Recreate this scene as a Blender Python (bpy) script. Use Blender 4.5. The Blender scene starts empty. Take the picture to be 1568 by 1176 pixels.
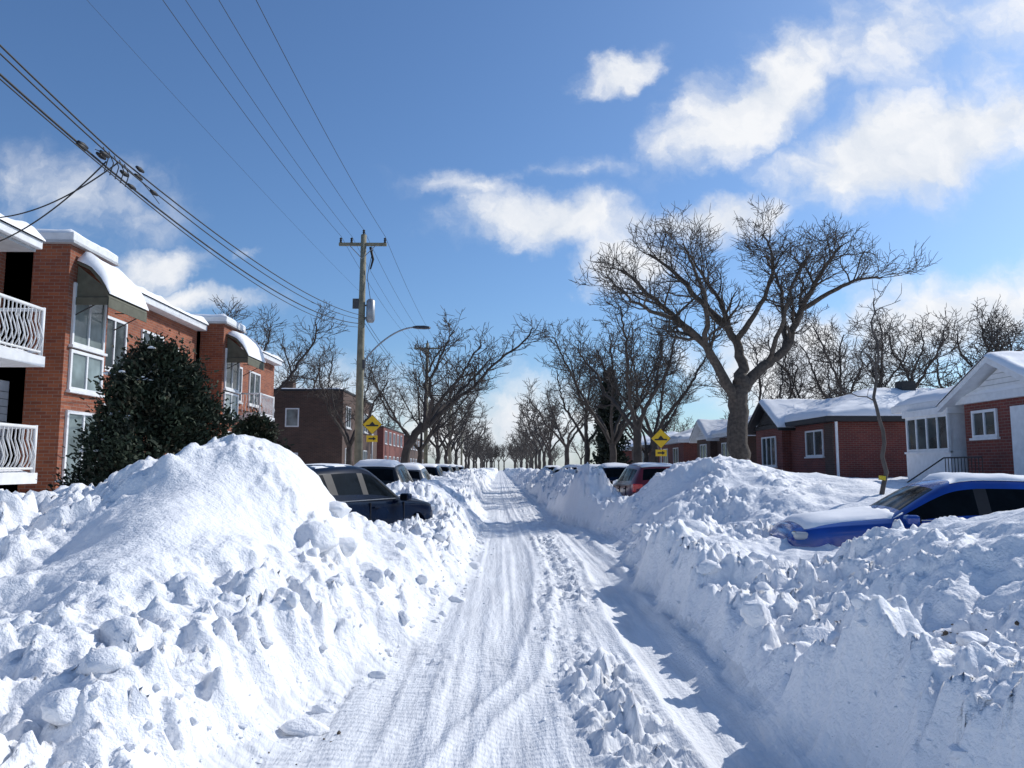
import bpy, math, random
import numpy as np
from mathutils import Vector, Matrix, Quaternion
R=math.radians
scene=bpy.context.scene
scene.view_settings.view_transform='Standard'
scene.view_settings.look='None'
scene.view_settings.exposure=0
COL=scene.collection

# ------------------------------------------------------------ materials
def new_mat(name):
    m=bpy.data.materials.new(name); m.use_nodes=True
    nt=m.node_tree; b=nt.nodes['Principled BSDF']
    return m,nt,b
def N(nt,t,**kw):
    n=nt.nodes.new(t)
    for k,v in kw.items(): setattr(n,k,v)
    return n
def simple(name,col,rough=.6,metal=0,var=.15,scale=6,bump=0,bscale=30,coat=0,spec=.5):
    m,nt,b=new_mat(name)
    tc=N(nt,'ShaderNodeTexCoord'); no=N(nt,'ShaderNodeTexNoise')
    no.inputs['Scale'].default_value=scale; no.inputs['Detail'].default_value=3
    nt.links.new(tc.outputs['Object'],no.inputs['Vector'])
    cr=N(nt,'ShaderNodeValToRGB')
    cr.color_ramp.elements[0].position=.3; cr.color_ramp.elements[1].position=.7
    cr.color_ramp.elements[0].color=(*[c*(1-var) for c in col],1)
    cr.color_ramp.elements[1].color=(*[min(1,c*(1+var)) for c in col],1)
    nt.links.new(no.outputs['Fac'],cr.inputs['Fac'])
    nt.links.new(cr.outputs['Color'],b.inputs['Base Color'])
    b.inputs['Roughness'].default_value=rough; b.inputs['Metallic'].default_value=metal
    b.inputs['Coat Weight'].default_value=coat
    b.inputs['Specular IOR Level'].default_value=spec
    if bump:
        n2=N(nt,'ShaderNodeTexNoise'); n2.inputs['Scale'].default_value=bscale; n2.inputs['Detail'].default_value=3
        nt.links.new(tc.outputs['Object'],n2.inputs['Vector'])
        bp=N(nt,'ShaderNodeBump'); bp.inputs['Strength'].default_value=bump; bp.inputs['Distance'].default_value=.02
        nt.links.new(n2.outputs['Fac'],bp.inputs['Height']); nt.links.new(bp.outputs['Normal'],b.inputs['Normal'])
    return m
def snow_mat(name,col,bstr,scales=(9,45),stretch=None,tread=0,col2=None):
    m,nt,b=new_mat(name)
    tc=N(nt,'ShaderNodeTexCoord')
    mp=N(nt,'ShaderNodeMapping')
    if stretch: mp.inputs['Scale'].default_value=stretch
    nt.links.new(tc.outputs['Object'],mp.inputs['Vector'])
    n1=N(nt,'ShaderNodeTexNoise'); n1.inputs['Scale'].default_value=scales[0]; n1.inputs['Detail'].default_value=5; n1.inputs['Roughness'].default_value=.65
    n2=N(nt,'ShaderNodeTexNoise'); n2.inputs['Scale'].default_value=scales[1]; n2.inputs['Detail'].default_value=2
    nt.links.new(mp.outputs['Vector'],n1.inputs['Vector']); nt.links.new(tc.outputs['Object'],n2.inputs['Vector'])
    b1=N(nt,'ShaderNodeBump'); b1.inputs['Strength'].default_value=bstr; b1.inputs['Distance'].default_value=.05
    b2=N(nt,'ShaderNodeBump'); b2.inputs['Strength'].default_value=bstr*.6; b2.inputs['Distance'].default_value=.012
    nt.links.new(n1.outputs['Fac'],b1.inputs['Height']); nt.links.new(n2.outputs['Fac'],b2.inputs['Height'])
    nt.links.new(b1.outputs['Normal'],b2.inputs['Normal']); last=b2
    if tread:
        wv=N(nt,'ShaderNodeTexWave',wave_type='BANDS',bands_direction='Y'); wv.inputs['Scale'].default_value=4.2; wv.inputs['Distortion'].default_value=3.0; wv.inputs['Detail'].default_value=1.5; wv.inputs['Detail Scale'].default_value=2.2
        nt.links.new(tc.outputs['Object'],wv.inputs['Vector'])
        b3=N(nt,'ShaderNodeBump'); b3.inputs['Strength'].default_value=tread; b3.inputs['Distance'].default_value=.012
        nt.links.new(wv.outputs['Fac'],b3.inputs['Height']); nt.links.new(b2.outputs['Normal'],b3.inputs['Normal']); last=b3
    nt.links.new(last.outputs['Normal'],b.inputs['Normal'])
    if col2:
        n3=N(nt,'ShaderNodeTexNoise'); n3.inputs['Scale'].default_value=1.6; n3.inputs['Detail'].default_value=5; n3.inputs['Roughness'].default_value=.65
        nt.links.new(mp.outputs['Vector'],n3.inputs['Vector'])
        cr=N(nt,'ShaderNodeValToRGB'); cr.color_ramp.elements[0].position=.38; cr.color_ramp.elements[1].position=.62
        cr.color_ramp.elements[0].color=(*col2,1); cr.color_ramp.elements[1].color=(*col,1)
        nt.links.new(n3.outputs['Fac'],cr.inputs['Fac']); nt.links.new(cr.outputs['Color'],b.inputs['Base Color'])
    else: b.inputs['Base Color'].default_value=(*col,1)
    b.inputs['Roughness'].default_value=.65; b.inputs['Specular IOR Level'].default_value=.25
    return m
def brick_mat(name,c1,c2,mortar,rowh=.075,bw=.23):
    m,nt,b=new_mat(name)
    tc=N(nt,'ShaderNodeTexCoord'); sp=N(nt,'ShaderNodeSeparateXYZ'); cb=N(nt,'ShaderNodeCombineXYZ'); ad=N(nt,'ShaderNodeMath',operation='ADD')
    nt.links.new(tc.outputs['Object'],sp.inputs[0]); nt.links.new(sp.outputs['X'],ad.inputs[0]); nt.links.new(sp.outputs['Y'],ad.inputs[1])
    nt.links.new(ad.outputs[0],cb.inputs['X']); nt.links.new(sp.outputs['Z'],cb.inputs['Y'])
    br=N(nt,'ShaderNodeTexBrick'); br.inputs['Scale'].default_value=1
    br.inputs['Brick Width'].default_value=bw; br.inputs['Row Height'].default_value=rowh; br.inputs['Mortar Size'].default_value=.006
    br.inputs['Color1'].default_value=(*c1,1); br.inputs['Color2'].default_value=(*c2,1); br.inputs['Mortar'].default_value=(*mortar,1)
    nt.links.new(cb.outputs[0],br.inputs['Vector'])
    no=N(nt,'ShaderNodeTexNoise'); no.inputs['Scale'].default_value=1.2; no.inputs['Detail'].default_value=5
    nt.links.new(tc.outputs['Object'],no.inputs['Vector'])
    mr=N(nt,'ShaderNodeMapRange'); mr.inputs['To Min'].default_value=.6; mr.inputs['To Max'].default_value=1.35
    nt.links.new(no.outputs['Fac'],mr.inputs['Value'])
    mx=N(nt,'ShaderNodeVectorMath',operation='SCALE'); nt.links.new(br.outputs['Color'],mx.inputs[0]); nt.links.new(mr.outputs[0],mx.inputs['Scale'])
    nt.links.new(mx.outputs[0],b.inputs['Base Color']); b.inputs['Roughness'].default_value=.85
    bp=N(nt,'ShaderNodeBump'); bp.invert=True; bp.inputs['Strength'].default_value=.5; bp.inputs['Distance'].default_value=.01
    nt.links.new(br.outputs['Fac'],bp.inputs['Height']); nt.links.new(bp.outputs['Normal'],b.inputs['Normal'])
    return m

M={}
M['snow']=snow_mat('snow',(.87,.875,.89),.75)
M['snow_road']=snow_mat('packed_snow',(.84,.85,.865),.5,scales=(7,60),stretch=(3,.5,1),tread=.35,col2=(.70,.71,.73))
M['snow_roof']=snow_mat('roof_snow',(.88,.885,.90),.25,scales=(3,20))
M['brick_o']=brick_mat('orange_brick',(.33,.10,.043),(.21,.058,.03),(.26,.19,.15))
M['brick_r']=brick_mat('red_brick',(.20,.047,.033),(.14,.033,.027),(.2,.15,.13))
M['brick_b']=brick_mat('brown_brick',(.10,.055,.04),(.07,.04,.03),(.12,.1,.09))
M['white']=simple('white_paint',(.74,.75,.76),.45,var=.08)
M['grey']=simple('grey_siding',(.42,.43,.44),.6,var=.1)
M['olive']=simple('awning_canvas',(.10,.10,.07),.7,var=.2)
M['black']=simple('black_trim',(.02,.02,.022),.5,var=.2)
M['dark']=simple('dark_void',(.012,.012,.014),.8)
M['bark']=simple('bark',(.085,.068,.055),.9,var=.4,scale=9,bump=.8,bscale=25)
M['bark2']=simple('bark_grey',(.10,.085,.075),.9,var=.35,scale=6)
M['twig']=simple('twig_bark',(.07,.056,.047),.9,var=.3,scale=3)
M['wood']=simple('pole_wood',(.22,.20,.14),.85,var=.25,scale=5,bump=.5,bscale=18)
M['metal']=simple('galvanised_metal',(.33,.34,.35),.45,metal=.6)
M['dmetal']=simple('dark_metal',(.06,.06,.065),.5)
M['wire']=simple('cable_black',(.012,.012,.013),.6)
M['yellow']=simple('yellow_sign',(.85,.52,.015),.4,var=.05)
M['glass']=simple('window_glass',(.05,.065,.07),.06,var=.5,scale=1.5,spec=.9)
M['glass_t']=simple('curtained_glass',(.17,.21,.21),.1,var=.7,scale=1.2,spec=.8)
M['cglass']=simple('car_glass',(.004,.006,.008),.08,var=.3,spec=.07)
M['tyre']=simple('tyre',(.02,.02,.02),.8,bump=.3)
M['rim']=simple('rim',(.35,.36,.37),.3,metal=.8)
M['plastic']=simple('black_plastic',(.02,.02,.022),.6,spec=.3)
M['p_navy']=simple('navy_paint',(.002,.007,.022),.16,var=.3,scale=2,coat=0,spec=.14)
M['p_blue']=simple('blue_paint',(.006,.05,.29),.17,var=.25,scale=2,coat=.4,spec=.45)
M['p_red']=simple('maroon_paint',(.13,.010,.016),.3,coat=.3)
M['p_grey']=simple('dark_grey_paint',(.014,.016,.019),.3,coat=.1,spec=.3)
M['p_silver']=simple('silver_paint',(.12,.125,.13),.3,metal=.4,coat=.3)
M['tail']=simple('tail_lamp',(.55,.01,.01),.2,coat=.8)
M['head']=simple('head_lamp',(.35,.37,.4),.12,coat=.8)
M['cedar']=simple('cedar_foliage',(.018,.030,.014),.8,var=.6,scale=4)
M['cedar2']=simple('cedar_foliage_brown',(.05,.045,.025),.8,var=.5,scale=4)
M['spruce']=simple('spruce_foliage',(.020,.028,.018),.85,var=.5,scale=3)
M['fade']=simple('faded_tag',(.6,.45,.02),.6)
M['dirt']=simple('road_dirt',(.10,.075,.05),.9,var=.5,scale=20,bump=.8)

# ------------------------------------------------------------ helpers
def mesh_obj(name,verts,faces,mat,parent=None,smooth=False,mats=None,midx=None):
    me=bpy.data.meshes.new(name); me.from_pydata([tuple(v) for v in verts],[],faces)
    if mats:
        for m in mats: me.materials.append(m)
        if midx is not None: me.polygons.foreach_set('material_index',midx)
    else: me.materials.append(mat)
    if smooth: me.polygons.foreach_set('use_smooth',[True]*len(me.polygons))
    me.update()
    o=bpy.data.objects.new(name,me); COL.objects.link(o)
    if parent: o.parent=parent
    return o
def empty(name,loc=(0,0,0),rotz=0):
    o=bpy.data.objects.new(name,None); o.location=loc; o.rotation_euler=(0,0,rotz); o.empty_display_size=.2; COL.objects.link(o); return o
BF=[(0,3,2,1),(4,5,6,7),(0,1,5,4),(1,2,6,5),(2,3,7,6),(3,0,4,7)]
def boxes(name,mat,lst,parent=None,bevel=0):
    V=[];F=[]
    for (x0,x1,y0,y1,z0,z1) in lst:
        k=len(V)
        V+=[(x0,y0,z0),(x1,y0,z0),(x1,y1,z0),(x0,y1,z0),(x0,y0,z1),(x1,y0,z1),(x1,y1,z1),(x0,y1,z1)]
        F+=[tuple(i+k for i in f) for f in BF]
    o=mesh_obj(name,V,F,mat,parent)
    if bevel:
        b=o.modifiers.new('b','BEVEL'); b.width=bevel; b.segments=2
    return o
class Tubes:
    def __init__(s): s.V=[];s.F=[]
    def add(s,pts,rad,sides=5,cap=False):
        k0=len(s.V); n=len(pts); t0=(pts[1]-pts[0]).normalized()
        ref=Vector((0,0,1)) if abs(t0.z)<.9 else Vector((1,0,0))
        u=t0.cross(ref).normalized()
        for i,p in enumerate(pts):
            t=(pts[min(i+1,n-1)]-pts[max(i-1,0)])
            if t.length<1e-6: t=t0
            t=t.normalized(); u=(u-t*u.dot(t)); 
            if u.length<1e-5: u=t.orthogonal()
            u.normalize(); w=t.cross(u)
            for j in range(sides):
                a=2*math.pi*j/sides
                q=p+(u*math.cos(a)+w*math.sin(a))*rad[i]; s.V.append((q.x,q.y,q.z))
        for i in range(n-1):
            for j in range(sides):
                a=k0+i*sides+j; b=k0+i*sides+(j+1)%sides
                s.F.append((a,b,b+sides,a+sides))
        if cap:
            s.F.append(tuple(k0+j for j in range(sides))[::-1]); s.F.append(tuple(k0+(n-1)*sides+j for j in range(sides)))
    def obj(s,name,mat,parent=None): return mesh_obj(name,s.V,s.F,mat,parent,smooth=True)

# numpy noise
def hsh(ix,iy,s):
    n=(ix*374761393+iy*668265263+s*144269504)&0x7fffffff
    n=((n^(n>>13))*1274126177)&0x7fffffff
    n=n^(n>>16)
    return (n&0xffff)/65535.
def vn(x,y,s=0):
    xi=np.floor(x).astype(np.int64); yi=np.floor(y).astype(np.int64)
    fx=x-xi; fy=y-yi; fx=fx*fx*fx*(fx*(fx*6-15)+10); fy=fy*fy*fy*(fy*(fy*6-15)+10)
    a=hsh(xi,yi,s);b=hsh(xi+1,yi,s);c=hsh(xi,yi+1,s);d=hsh(xi+1,yi+1,s)
    return ((a*(1-fx)+b*fx)*(1-fy)+(c*(1-fx)+d*fx)*fy)*2-1
def fbm(x,y,s=0,o=4,g=.5):
    r=0;a=1;f=1
    for i in range(o):
        ca,sa=math.cos(.7*i),math.sin(.7*i)
        r=r+a*vn((x*ca-y*sa)*f,(x*sa+y*ca)*f,s+i*7); a*=g; f*=2.03
    return r
def chunk(x,y,cell,s):
    x=x/cell;y=y/cell
    xi=np.floor(x).astype(np.int64); yi=np.floor(y).astype(np.int64)
    out=np.zeros_like(x)
    for dx in (-1,0,1):
        for dy in (-1,0,1):
            cx=xi+dx;cy=yi+dy
            px=cx+.2+.6*hsh(cx,cy,s);py=cy+.2+.6*hsh(cx,cy,s+1)
            r=.3+.45*hsh(cx,cy,s+2); hh=hsh(cx,cy,s+3)
            an=hsh(cx,cy,s+4)*3.14; ca=np.cos(an);sa=np.sin(an)
            u=(x-px)*ca+(y-py)*sa; v=(-(x-px)*sa+(y-py)*ca)*1.35
            d2=(u*u+v*v)/(r*r)
            out=np.maximum(out,np.clip(1-d2,0,1)**.8*(.25+.75*hh)*r)
    return out
def facet(x,y,cell,s):
    # broken slabs: each cell is a tilted plane
    x=x/cell;y=y/cell
    xi=np.floor(x).astype(np.int64); yi=np.floor(y).astype(np.int64)
    best=np.full_like(x,9.);out=np.zeros_like(x);sec=np.full_like(x,9.)
    for dx in (-1,0,1):
        for dy in (-1,0,1):
            cx=xi+dx;cy=yi+dy
            ux=x-(cx+.1+.8*hsh(cx,cy,s));uy=y-(cy+.1+.8*hsh(cx,cy,s+1))
            d=ux*ux+uy*uy; an=hsh(cx,cy,s+2)*6.283
            val=hsh(cx,cy,s+3)*.9+(ux*np.cos(an)+uy*np.sin(an))*1.0
            m=d<best; sec=np.where(m,best,np.minimum(sec,d)); out=np.where(m,val,out); best=np.where(m,d,best)
    edge=np.clip((np.sqrt(sec)-np.sqrt(best))*3.5,0,1)
    return out*edge+ .35*(1-edge)-.5-.25*(1-edge)
def sst(t): t=np.clip(t,0,1); return t*t*(3-2*t)

# ------------------------------------------------------------ terrain
EY=[-12,0,4.4,5.2,6.2,8.6,12,15,18,20.5,22.5,26,30,45,400]
XL=[-1.6,-1.5,-1.35,-1.2,-.85,-.6,-.42,-.38,-.42,-.45,-.5,-.6,-.65,-.8,-1.0]
XR=[1.85,1.8,1.75,1.72,1.72,1.8,2.0,2.2,2.45,2.35,1.75,2.1,2.05,1.9,1.6]
def table(cols,rows,x0,x1,y0,y1,st=.1,sig=2.2):
    xs=np.arange(x0,x1+st,st); ys=np.arange(y0,y1+st,st)
    ry=sorted(rows); A=np.array([np.interp(xs,cols,rows[y]) for y in ry])
    G=np.array([np.interp(ys,ry,A[:,i]) for i in range(len(xs))]).T
    k=np.exp(-.5*(np.arange(-9,10)/sig)**2);k/=k.sum()
    P=np.pad(G,((9,9),(0,0)),mode='edge'); G=sum(k[i]*P[i:i+G.shape[0]] for i in range(19))
    P=np.pad(G,((0,0),(9,9)),mode='edge'); G=sum(k[i]*P[:,i:i+G.shape[1]] for i in range(19))
    def f(x,y):
        u=np.clip((x-x0)/st,0,len(xs)-1.001); v=np.clip((y-y0)/st,0,len(ys)-1.001)
        i=u.astype(int);j=v.astype(int);u=u-i;v=v-j
        return (G[j,i]*(1-u)+G[j,i+1]*u)*(1-v)+(G[j+1,i]*(1-u)+G[j+1,i+1]*u)*v
    return f
LC=[-16,-9,-6,-5,-4.5,-4,-3.6,-3.2,-2.8,-2.4,-2.0,-1.6,-1.2,-.8]
LR={-12:[1,1,1,1.1,1.1,1.1,1.,.9,.8,.7,.6,.5,.3,.15],
 2:[1,1,1,1,.9,.8,.7,.6,.5,.4,.32,.22,.12,.1],
 3.5:[1.1,1.1,1.1,1.0,.82,.55,.42,.38,.42,.42,.34,.24,.14,.08],
 5:[1.2,1.2,1.15,1.0,.75,.50,.42,.52,.76,.68,.48,.32,.16,.08],
 6.5:[1.2,1.2,1.2,1.05,.9,.72,.78,1.05,1.12,.90,.64,.42,.24,.14],
 7.6:[1.2,1.2,1.2,1.12,1.0,1.0,1.22,1.5,1.45,1.12,.80,.55,.34,.2],
 8.6:[1.1,1.1,1.2,1.2,1.25,1.45,1.75,1.95,1.88,1.6,.95,.62,.42,.28],
 9.3:[1.1,1.1,1.2,1.22,1.3,1.5,1.84,2.03,1.98,1.78,1.0,.6,.45,.3],
 10.2:[1.1,1.1,1.2,1.25,1.3,1.42,1.6,1.78,1.78,1.6,.85,.6,.5,.4],
 11.3:[1,1,1,1,1,1,1,1,.95,.85,.72,.66,.58,.45],
 13:[1,1,.9,.8,.6,.4,.3,.3,.4,.5,.62,.62,.55,.45],
 16.6:[1,1,.9,.8,.6,.3,.2,.2,.2,.2,.3,.42,.5,.4],
 18.6:[1,1,1,1,1,1,1.1,1.25,1.35,1.3,1.2,1.0,.7,.4],
 20:[1,1,1,1.1,1.2,.9,.7,.7,1.0,1.25,1.3,1.05,.7,.4],
 25:[1,1,1,1.1,1.2,.9,.7,.7,.9,1.1,1.2,1.0,.7,.4],
 27:[1,1,1,1.1,1.3,1.3,1.2,1.2,1.2,1.2,1.2,1.0,.7,.4],
 60:[1,1,1,1.1,1.2,1.0,.9,.9,1.0,1.15,1.2,.95,.65,.4]}
RC=[1.2,1.6,2,2.4,2.8,3.2,3.8,4.5,5.5,7,9,12,20]
RR={-12:[.05,.3,.6,.9,1.1,1.2,1.2,1.1,1,1,1,1,1],
 3:[.2,.42,.54,.56,.62,.74,.9,1.0,1.0,.95,.95,.95,1],
 4.5:[.2,.42,.54,.52,.58,.76,1.02,1.2,1.22,1.05,1,1,1],
 6:[.2,.42,.54,.50,.56,.86,1.22,1.40,1.40,1.12,.98,1,1],
 7.2:[.2,.42,.52,.48,.46,.70,1.02,1.16,1.14,.95,.85,.9,1],
 8.5:[.2,.4,.50,.46,.36,.38,.6,.80,.80,.68,.62,.8,1],
 9.6:[.2,.4,.46,.52,.50,.50,.54,.62,.64,.56,.5,.7,1],
 11.6:[.2,.35,.44,.58,.74,.66,.45,.35,.3,.3,.35,.8,1],
 12.8:[.1,.25,.34,.38,.42,.44,.48,.6,.7,.8,.9,1.1,1.1],
 14.5:[.1,.2,.28,.34,.38,.42,.52,.65,.85,1,1.05,1.1,1.2],
 17:[.1,.15,.2,.30,.44,.66,1.1,1.45,1.55,1.4,1.15,1.2,1.2],
 19:[.1,.15,.2,.30,.46,.75,1.35,1.87,1.92,1.6,1.2,1.2,1.2],
 20.6:[.1,.2,.4,.6,.6,.6,.75,.9,1.2,1.3,1.2,1.2,1.2],
 22.4:[.1,.4,1.15,1.7,1.6,1.0,.45,.4,.55,1.,1.2,1.2,1.2],
 24.5:[.1,.3,.8,1.0,1.0,.8,.4,.4,.55,1.1,1.2,1.2,1.2],
 28:[.1,.2,.4,.7,1.0,1.1,1.1,1.0,1.,1.1,1.2,1.2,1.2],
 60:[.1,.2,.45,.75,1.0,1.1,.95,.8,.9,1,1.1,1.1,1.1]}
fL=table(LC,LR,-16,0,-12,60); fR=table(RC,RR,1,20,-12,60)
def height(x,y):
    far=sst((y-20)/8)
    xl=np.interp(y,EY,XL)+.12*fbm(y*1.3,y*0+3.3,5,4,.6)-far*.30*vn(y/3.3,y*0+2.2,8); xr=np.interp(y,EY,XR)+.10*fbm(y*1.2,y*0+9.1,6,4,.6)+far*.38*vn(y/3.7,y*0+7.7,9)
    ml=1+far*(.42*vn(y/2.6,y*0+.5,11)-.05); mr=1+far*(.55*vn(y/2.3,y*0+.5,12)-.08)
    sl=sst((xl-x)/.6); sr=sst((x-xr)/(.36+.6*np.exp(-((y-16.5)/3)**2)))
    yard=sst((np.abs(x)-5)/3)
    hl=fL(x,y)*(ml*(1-yard)+yard); hr=fR(x,y)*(mr*(1-yard)+yard)
    # slumped gaps along the right berm
    berm=np.exp(-((x-xr-.5)/.5)**2)*(1-.5*far); hr=hr*(1+berm*.38*fbm(y*.9,x*.6,14,3,.55))
    H=hl*sl+hr*sr
    bank=np.maximum(sl,sr)
    drift=np.exp(-(((x+2.75)/.75)**2+((y-7.0)/1.8)**2))
    face=np.exp(-(((x+1.9)/.5)**2+((y-9.4)/2.2)**2))+.9*np.exp(-(((x+2.3)/1.3)**2+((y-4.0)/.8)**2))+.6*np.exp(-(((x-5)/1.8)**2+((y-18)/1.5)**2))+.5*np.exp(-(((x+3.9)/.6)**2+((y-6.2)/1.5)**2))
    rough=np.clip(.34+.85*fbm(x*.6,y*.6,21,2)+.7*face,.04,1.)*(1-.85*drift)
    rough=rough*(1-.75*yard)
    big=fbm(x*.75,y*.75,31,3,.42)*.14*(1-.45*drift)*(1-.5*yard)
    rid=1-np.abs(vn(x*1.3+y*.4+.8*vn(x,y,37),y*.8,35)); big=big+.07*rid*rid*(1-.6*drift)*(1-.5*yard)
    wx=x+.10*fbm(x*3,y*3,41,3); wy=y+.10*fbm(x*3,y*3,43,3)
    ck=chunk(wx,wy,.55,51)*.16+chunk(wx,wy,.26,55)*.18+chunk(wx,wy,.12,59)*.15+facet(wx,wy,.46,61)*.13+facet(wx,wy,.2,65)*.065
    near_edge=np.exp(-((xl-x-.25)/.6)**2)*(x<xl+.2)+np.exp(-((x-xr-.4)/.6)**2)*(x>xr-.2)
    H=H+bank*(big+ck*np.clip(rough+.55*near_edge,0,1.05)+.034*fbm(x*2.6,y*2.6,71,3,.5)*(1-.5*yard)*(1-.5*drift)+.012*fbm(x*9,y*9,75,3,.6)*np.clip(rough*1.6+.25,0,1)*(1-.6*drift))
    # road
    xrm=np.interp(y,EY,XR); xlm=np.interp(y,EY,XL)
    road=1-bank
    rr=np.minimum(xrm,2.1)-.34+.03*np.sin(y*.35); rut=np.exp(-((x-rr)/.24)**4)
    mid=rr-.74; band=np.exp(-((x-mid)/.36)**4)*(.45+.55*sst((11-y)/5))
    s1=xlm+.75; t1=np.exp(-((x-s1)/.15)**4)
    t2=np.exp(-((x-(s1+.60))/.14)**4)
    s3=.15+.05*y; t3=np.exp(-((x-s3)/.12)**4)*sst((y-9)/3)*sst((24-y)/5)
    streak=fbm(x*9,y*.15,81,3)*.012+fbm(x*26,y*.3,83,2)*.008
    pat=np.clip(.50+.9*fbm(x*1.0,y*.5,111,2),0.05,1.1)
    rough2=pat*(chunk(wx,wy*.7,.17,91)*.20+chunk(wx,wy*.8,.09,95)*.20+facet(wx,wy,.2,93)*.03+.016*fbm(x*8,y*3,97,3)+.012*np.sin((x-mid)*44+1.2*vn(y*.5,x*0,3)))
    H=H+road*(streak-.055*rut+band*(rough2+.02)-.024*t1-.024*t2-.028*t3+.008*fbm(x*2.2,y*.5,99,3)*(1-rut)+.05*chunk(wx,wy,.14,103)*(1-rut)*np.clip(vn(x*1.5,y*.6,105)-.1,0,1)
        +.02*np.exp(-((x-s1-.2)/.04)**2)+.02*np.exp(-((x-s1-.42)/.04)**2)
        +.06*np.exp(-((x-rr-.3)/.08)**2)*(.6+.4*vn(y*2,x*0,7))+.04*np.exp(-((x-rr+.30)/.05)**2)*(.7+.5*vn(y*1.5,x*0,17)))
    return H,bank
pos=[0.]
while pos[-1]<260:
    d=.027 if pos[-1]<4.4 else min(8,.027+(pos[-1]-4.4)*.035); pos.append(pos[-1]+d)
xs=np.array([-p for p in pos[:0:-1]]+pos)
ys=[-14.]
while ys[-1]<2.2: ys.append(ys[-1]+(.25 if ys[-1]<-1 else .06))
while ys[-1]<420: ys.append(ys[-1]+max(.023,.0054*ys[-1]))
ys=np.array(ys)
GX,GY=np.meshgrid(xs,ys)
GH,GB=height(GX,GY)
nx,ny=len(xs),len(ys)
gy_,gx_=np.gradient(GH,ys,xs)
NRM=np.stack([-gx_,-gy_,np.ones_like(GH)],-1); NRM/=np.linalg.norm(NRM,axis=-1,keepdims=True)
idx=np.arange(nx*ny).reshape(ny,nx)
Q=np.stack([idx[:-1,:-1],idx[:-1,1:],idx[1:,1:],idx[1:,:-1]],-1).reshape(-1,4)
qb=(GB[:-1,:-1]+GB[1:,1:]).reshape(-1)*.5
P3=np.stack([GX,GY,GH],-1).reshape(-1,3); N3=NRM.reshape(-1,3)
def sub_mesh(name,sel,mat):
    q=Q[sel]; used,inv=np.unique(q,return_inverse=True); inv=inv.reshape(-1)
    me=bpy.data.meshes.new(name)
    me.vertices.add(len(used)); me.vertices.foreach_set('co',P3[used].astype(np.float32).ravel())
    me.loops.add(len(inv)); me.loops.foreach_set('vertex_index',inv.astype(np.int32))
    me.polygons.add(len(q)); me.polygons.foreach_set('loop_start',np.arange(0,len(inv),4,dtype=np.int32))
    me.polygons.foreach_set('use_smooth',np.ones(len(q),dtype=bool))
    me.materials.append(mat); me.update(calc_edges=True); me.validate()
    me.normals_split_custom_set_from_vertices([tuple(v) for v in N3[used]])
    o=bpy.data.objects.new(name,me); COL.objects.link(o); return o
sub_mesh('snow_covered_ground',qb>.25,M['snow'])
sub_mesh('snow_covered_road',qb<=.25,M['snow_road'])
def gz(x,y):
    return float(height(np.array([[float(x)]]),np.array([[float(y)]]))[0][0,0])
rng=random.Random(5)
def ico(n=1):
    import bmesh
    bm=bmesh.new(); bmesh.ops.create_icosphere(bm,subdivisions=n,radius=1)
    v=[x.co.copy() for x in bm.verts]; f=[tuple(a.index for a in x.verts) for x in bm.faces]; bm.free(); return v,f
IV,IF=ico()
IV3,IF3=ico(3)
def lumps(name,P,rf,mat,sm=True,sink=.0):
    V=[];F=[]
    zz=height(np.array([[p[0] for p in P]]),np.array([[p[1] for p in P]]))[0][0]
    for (x,y),z in zip(P,zz):
        r=rf(); k=len(V); e=Vector((rng.uniform(.7,1.4),rng.uniform(.7,1.4),rng.uniform(.4,.9)))
        for v in IV:
            j=1+rng.uniform(-.3,.3); V.append((x+v.x*r*e.x*j,y+v.y*r*e.y*j,z+r*sink+v.z*r*e.z*j))
        F+=[tuple(a+k for a in f) for f in IF]
    return mesh_obj(name,V,F,mat,smooth=sm)
P=[]
for i in range(1700):
    y=3.2+rng.random()**1.6*26
    side=rng.random()
    if side<.45: x=np.interp(y,EY,XL)+rng.gauss(-.22,.2)
    elif side<.75: x=np.interp(y,EY,XR)+rng.gauss(.3,.2)
    else: x=min(2.1,np.interp(y,EY,XR))-1.08+rng.gauss(0,.18)
    P.append((x,y))
lumps('loose_snow_lumps',P,lambda:.006+rng.random()**4*.032,M['snow'],False)
P=[(2.87+rng.gauss(0,.09),4.95+rng.gauss(0,.12)) for i in range(60)]+[(-1.0+rng.gauss(0,.1),4.6+rng.gauss(0,.15)) for i in range(8)]+[(3.2+rng.gauss(0,.15),4.3+rng.gauss(0,.15)) for i in range(6)]
lumps('road_grit',P,lambda:.005+rng.random()**3*.018,M['dirt'],False,.2)
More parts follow.
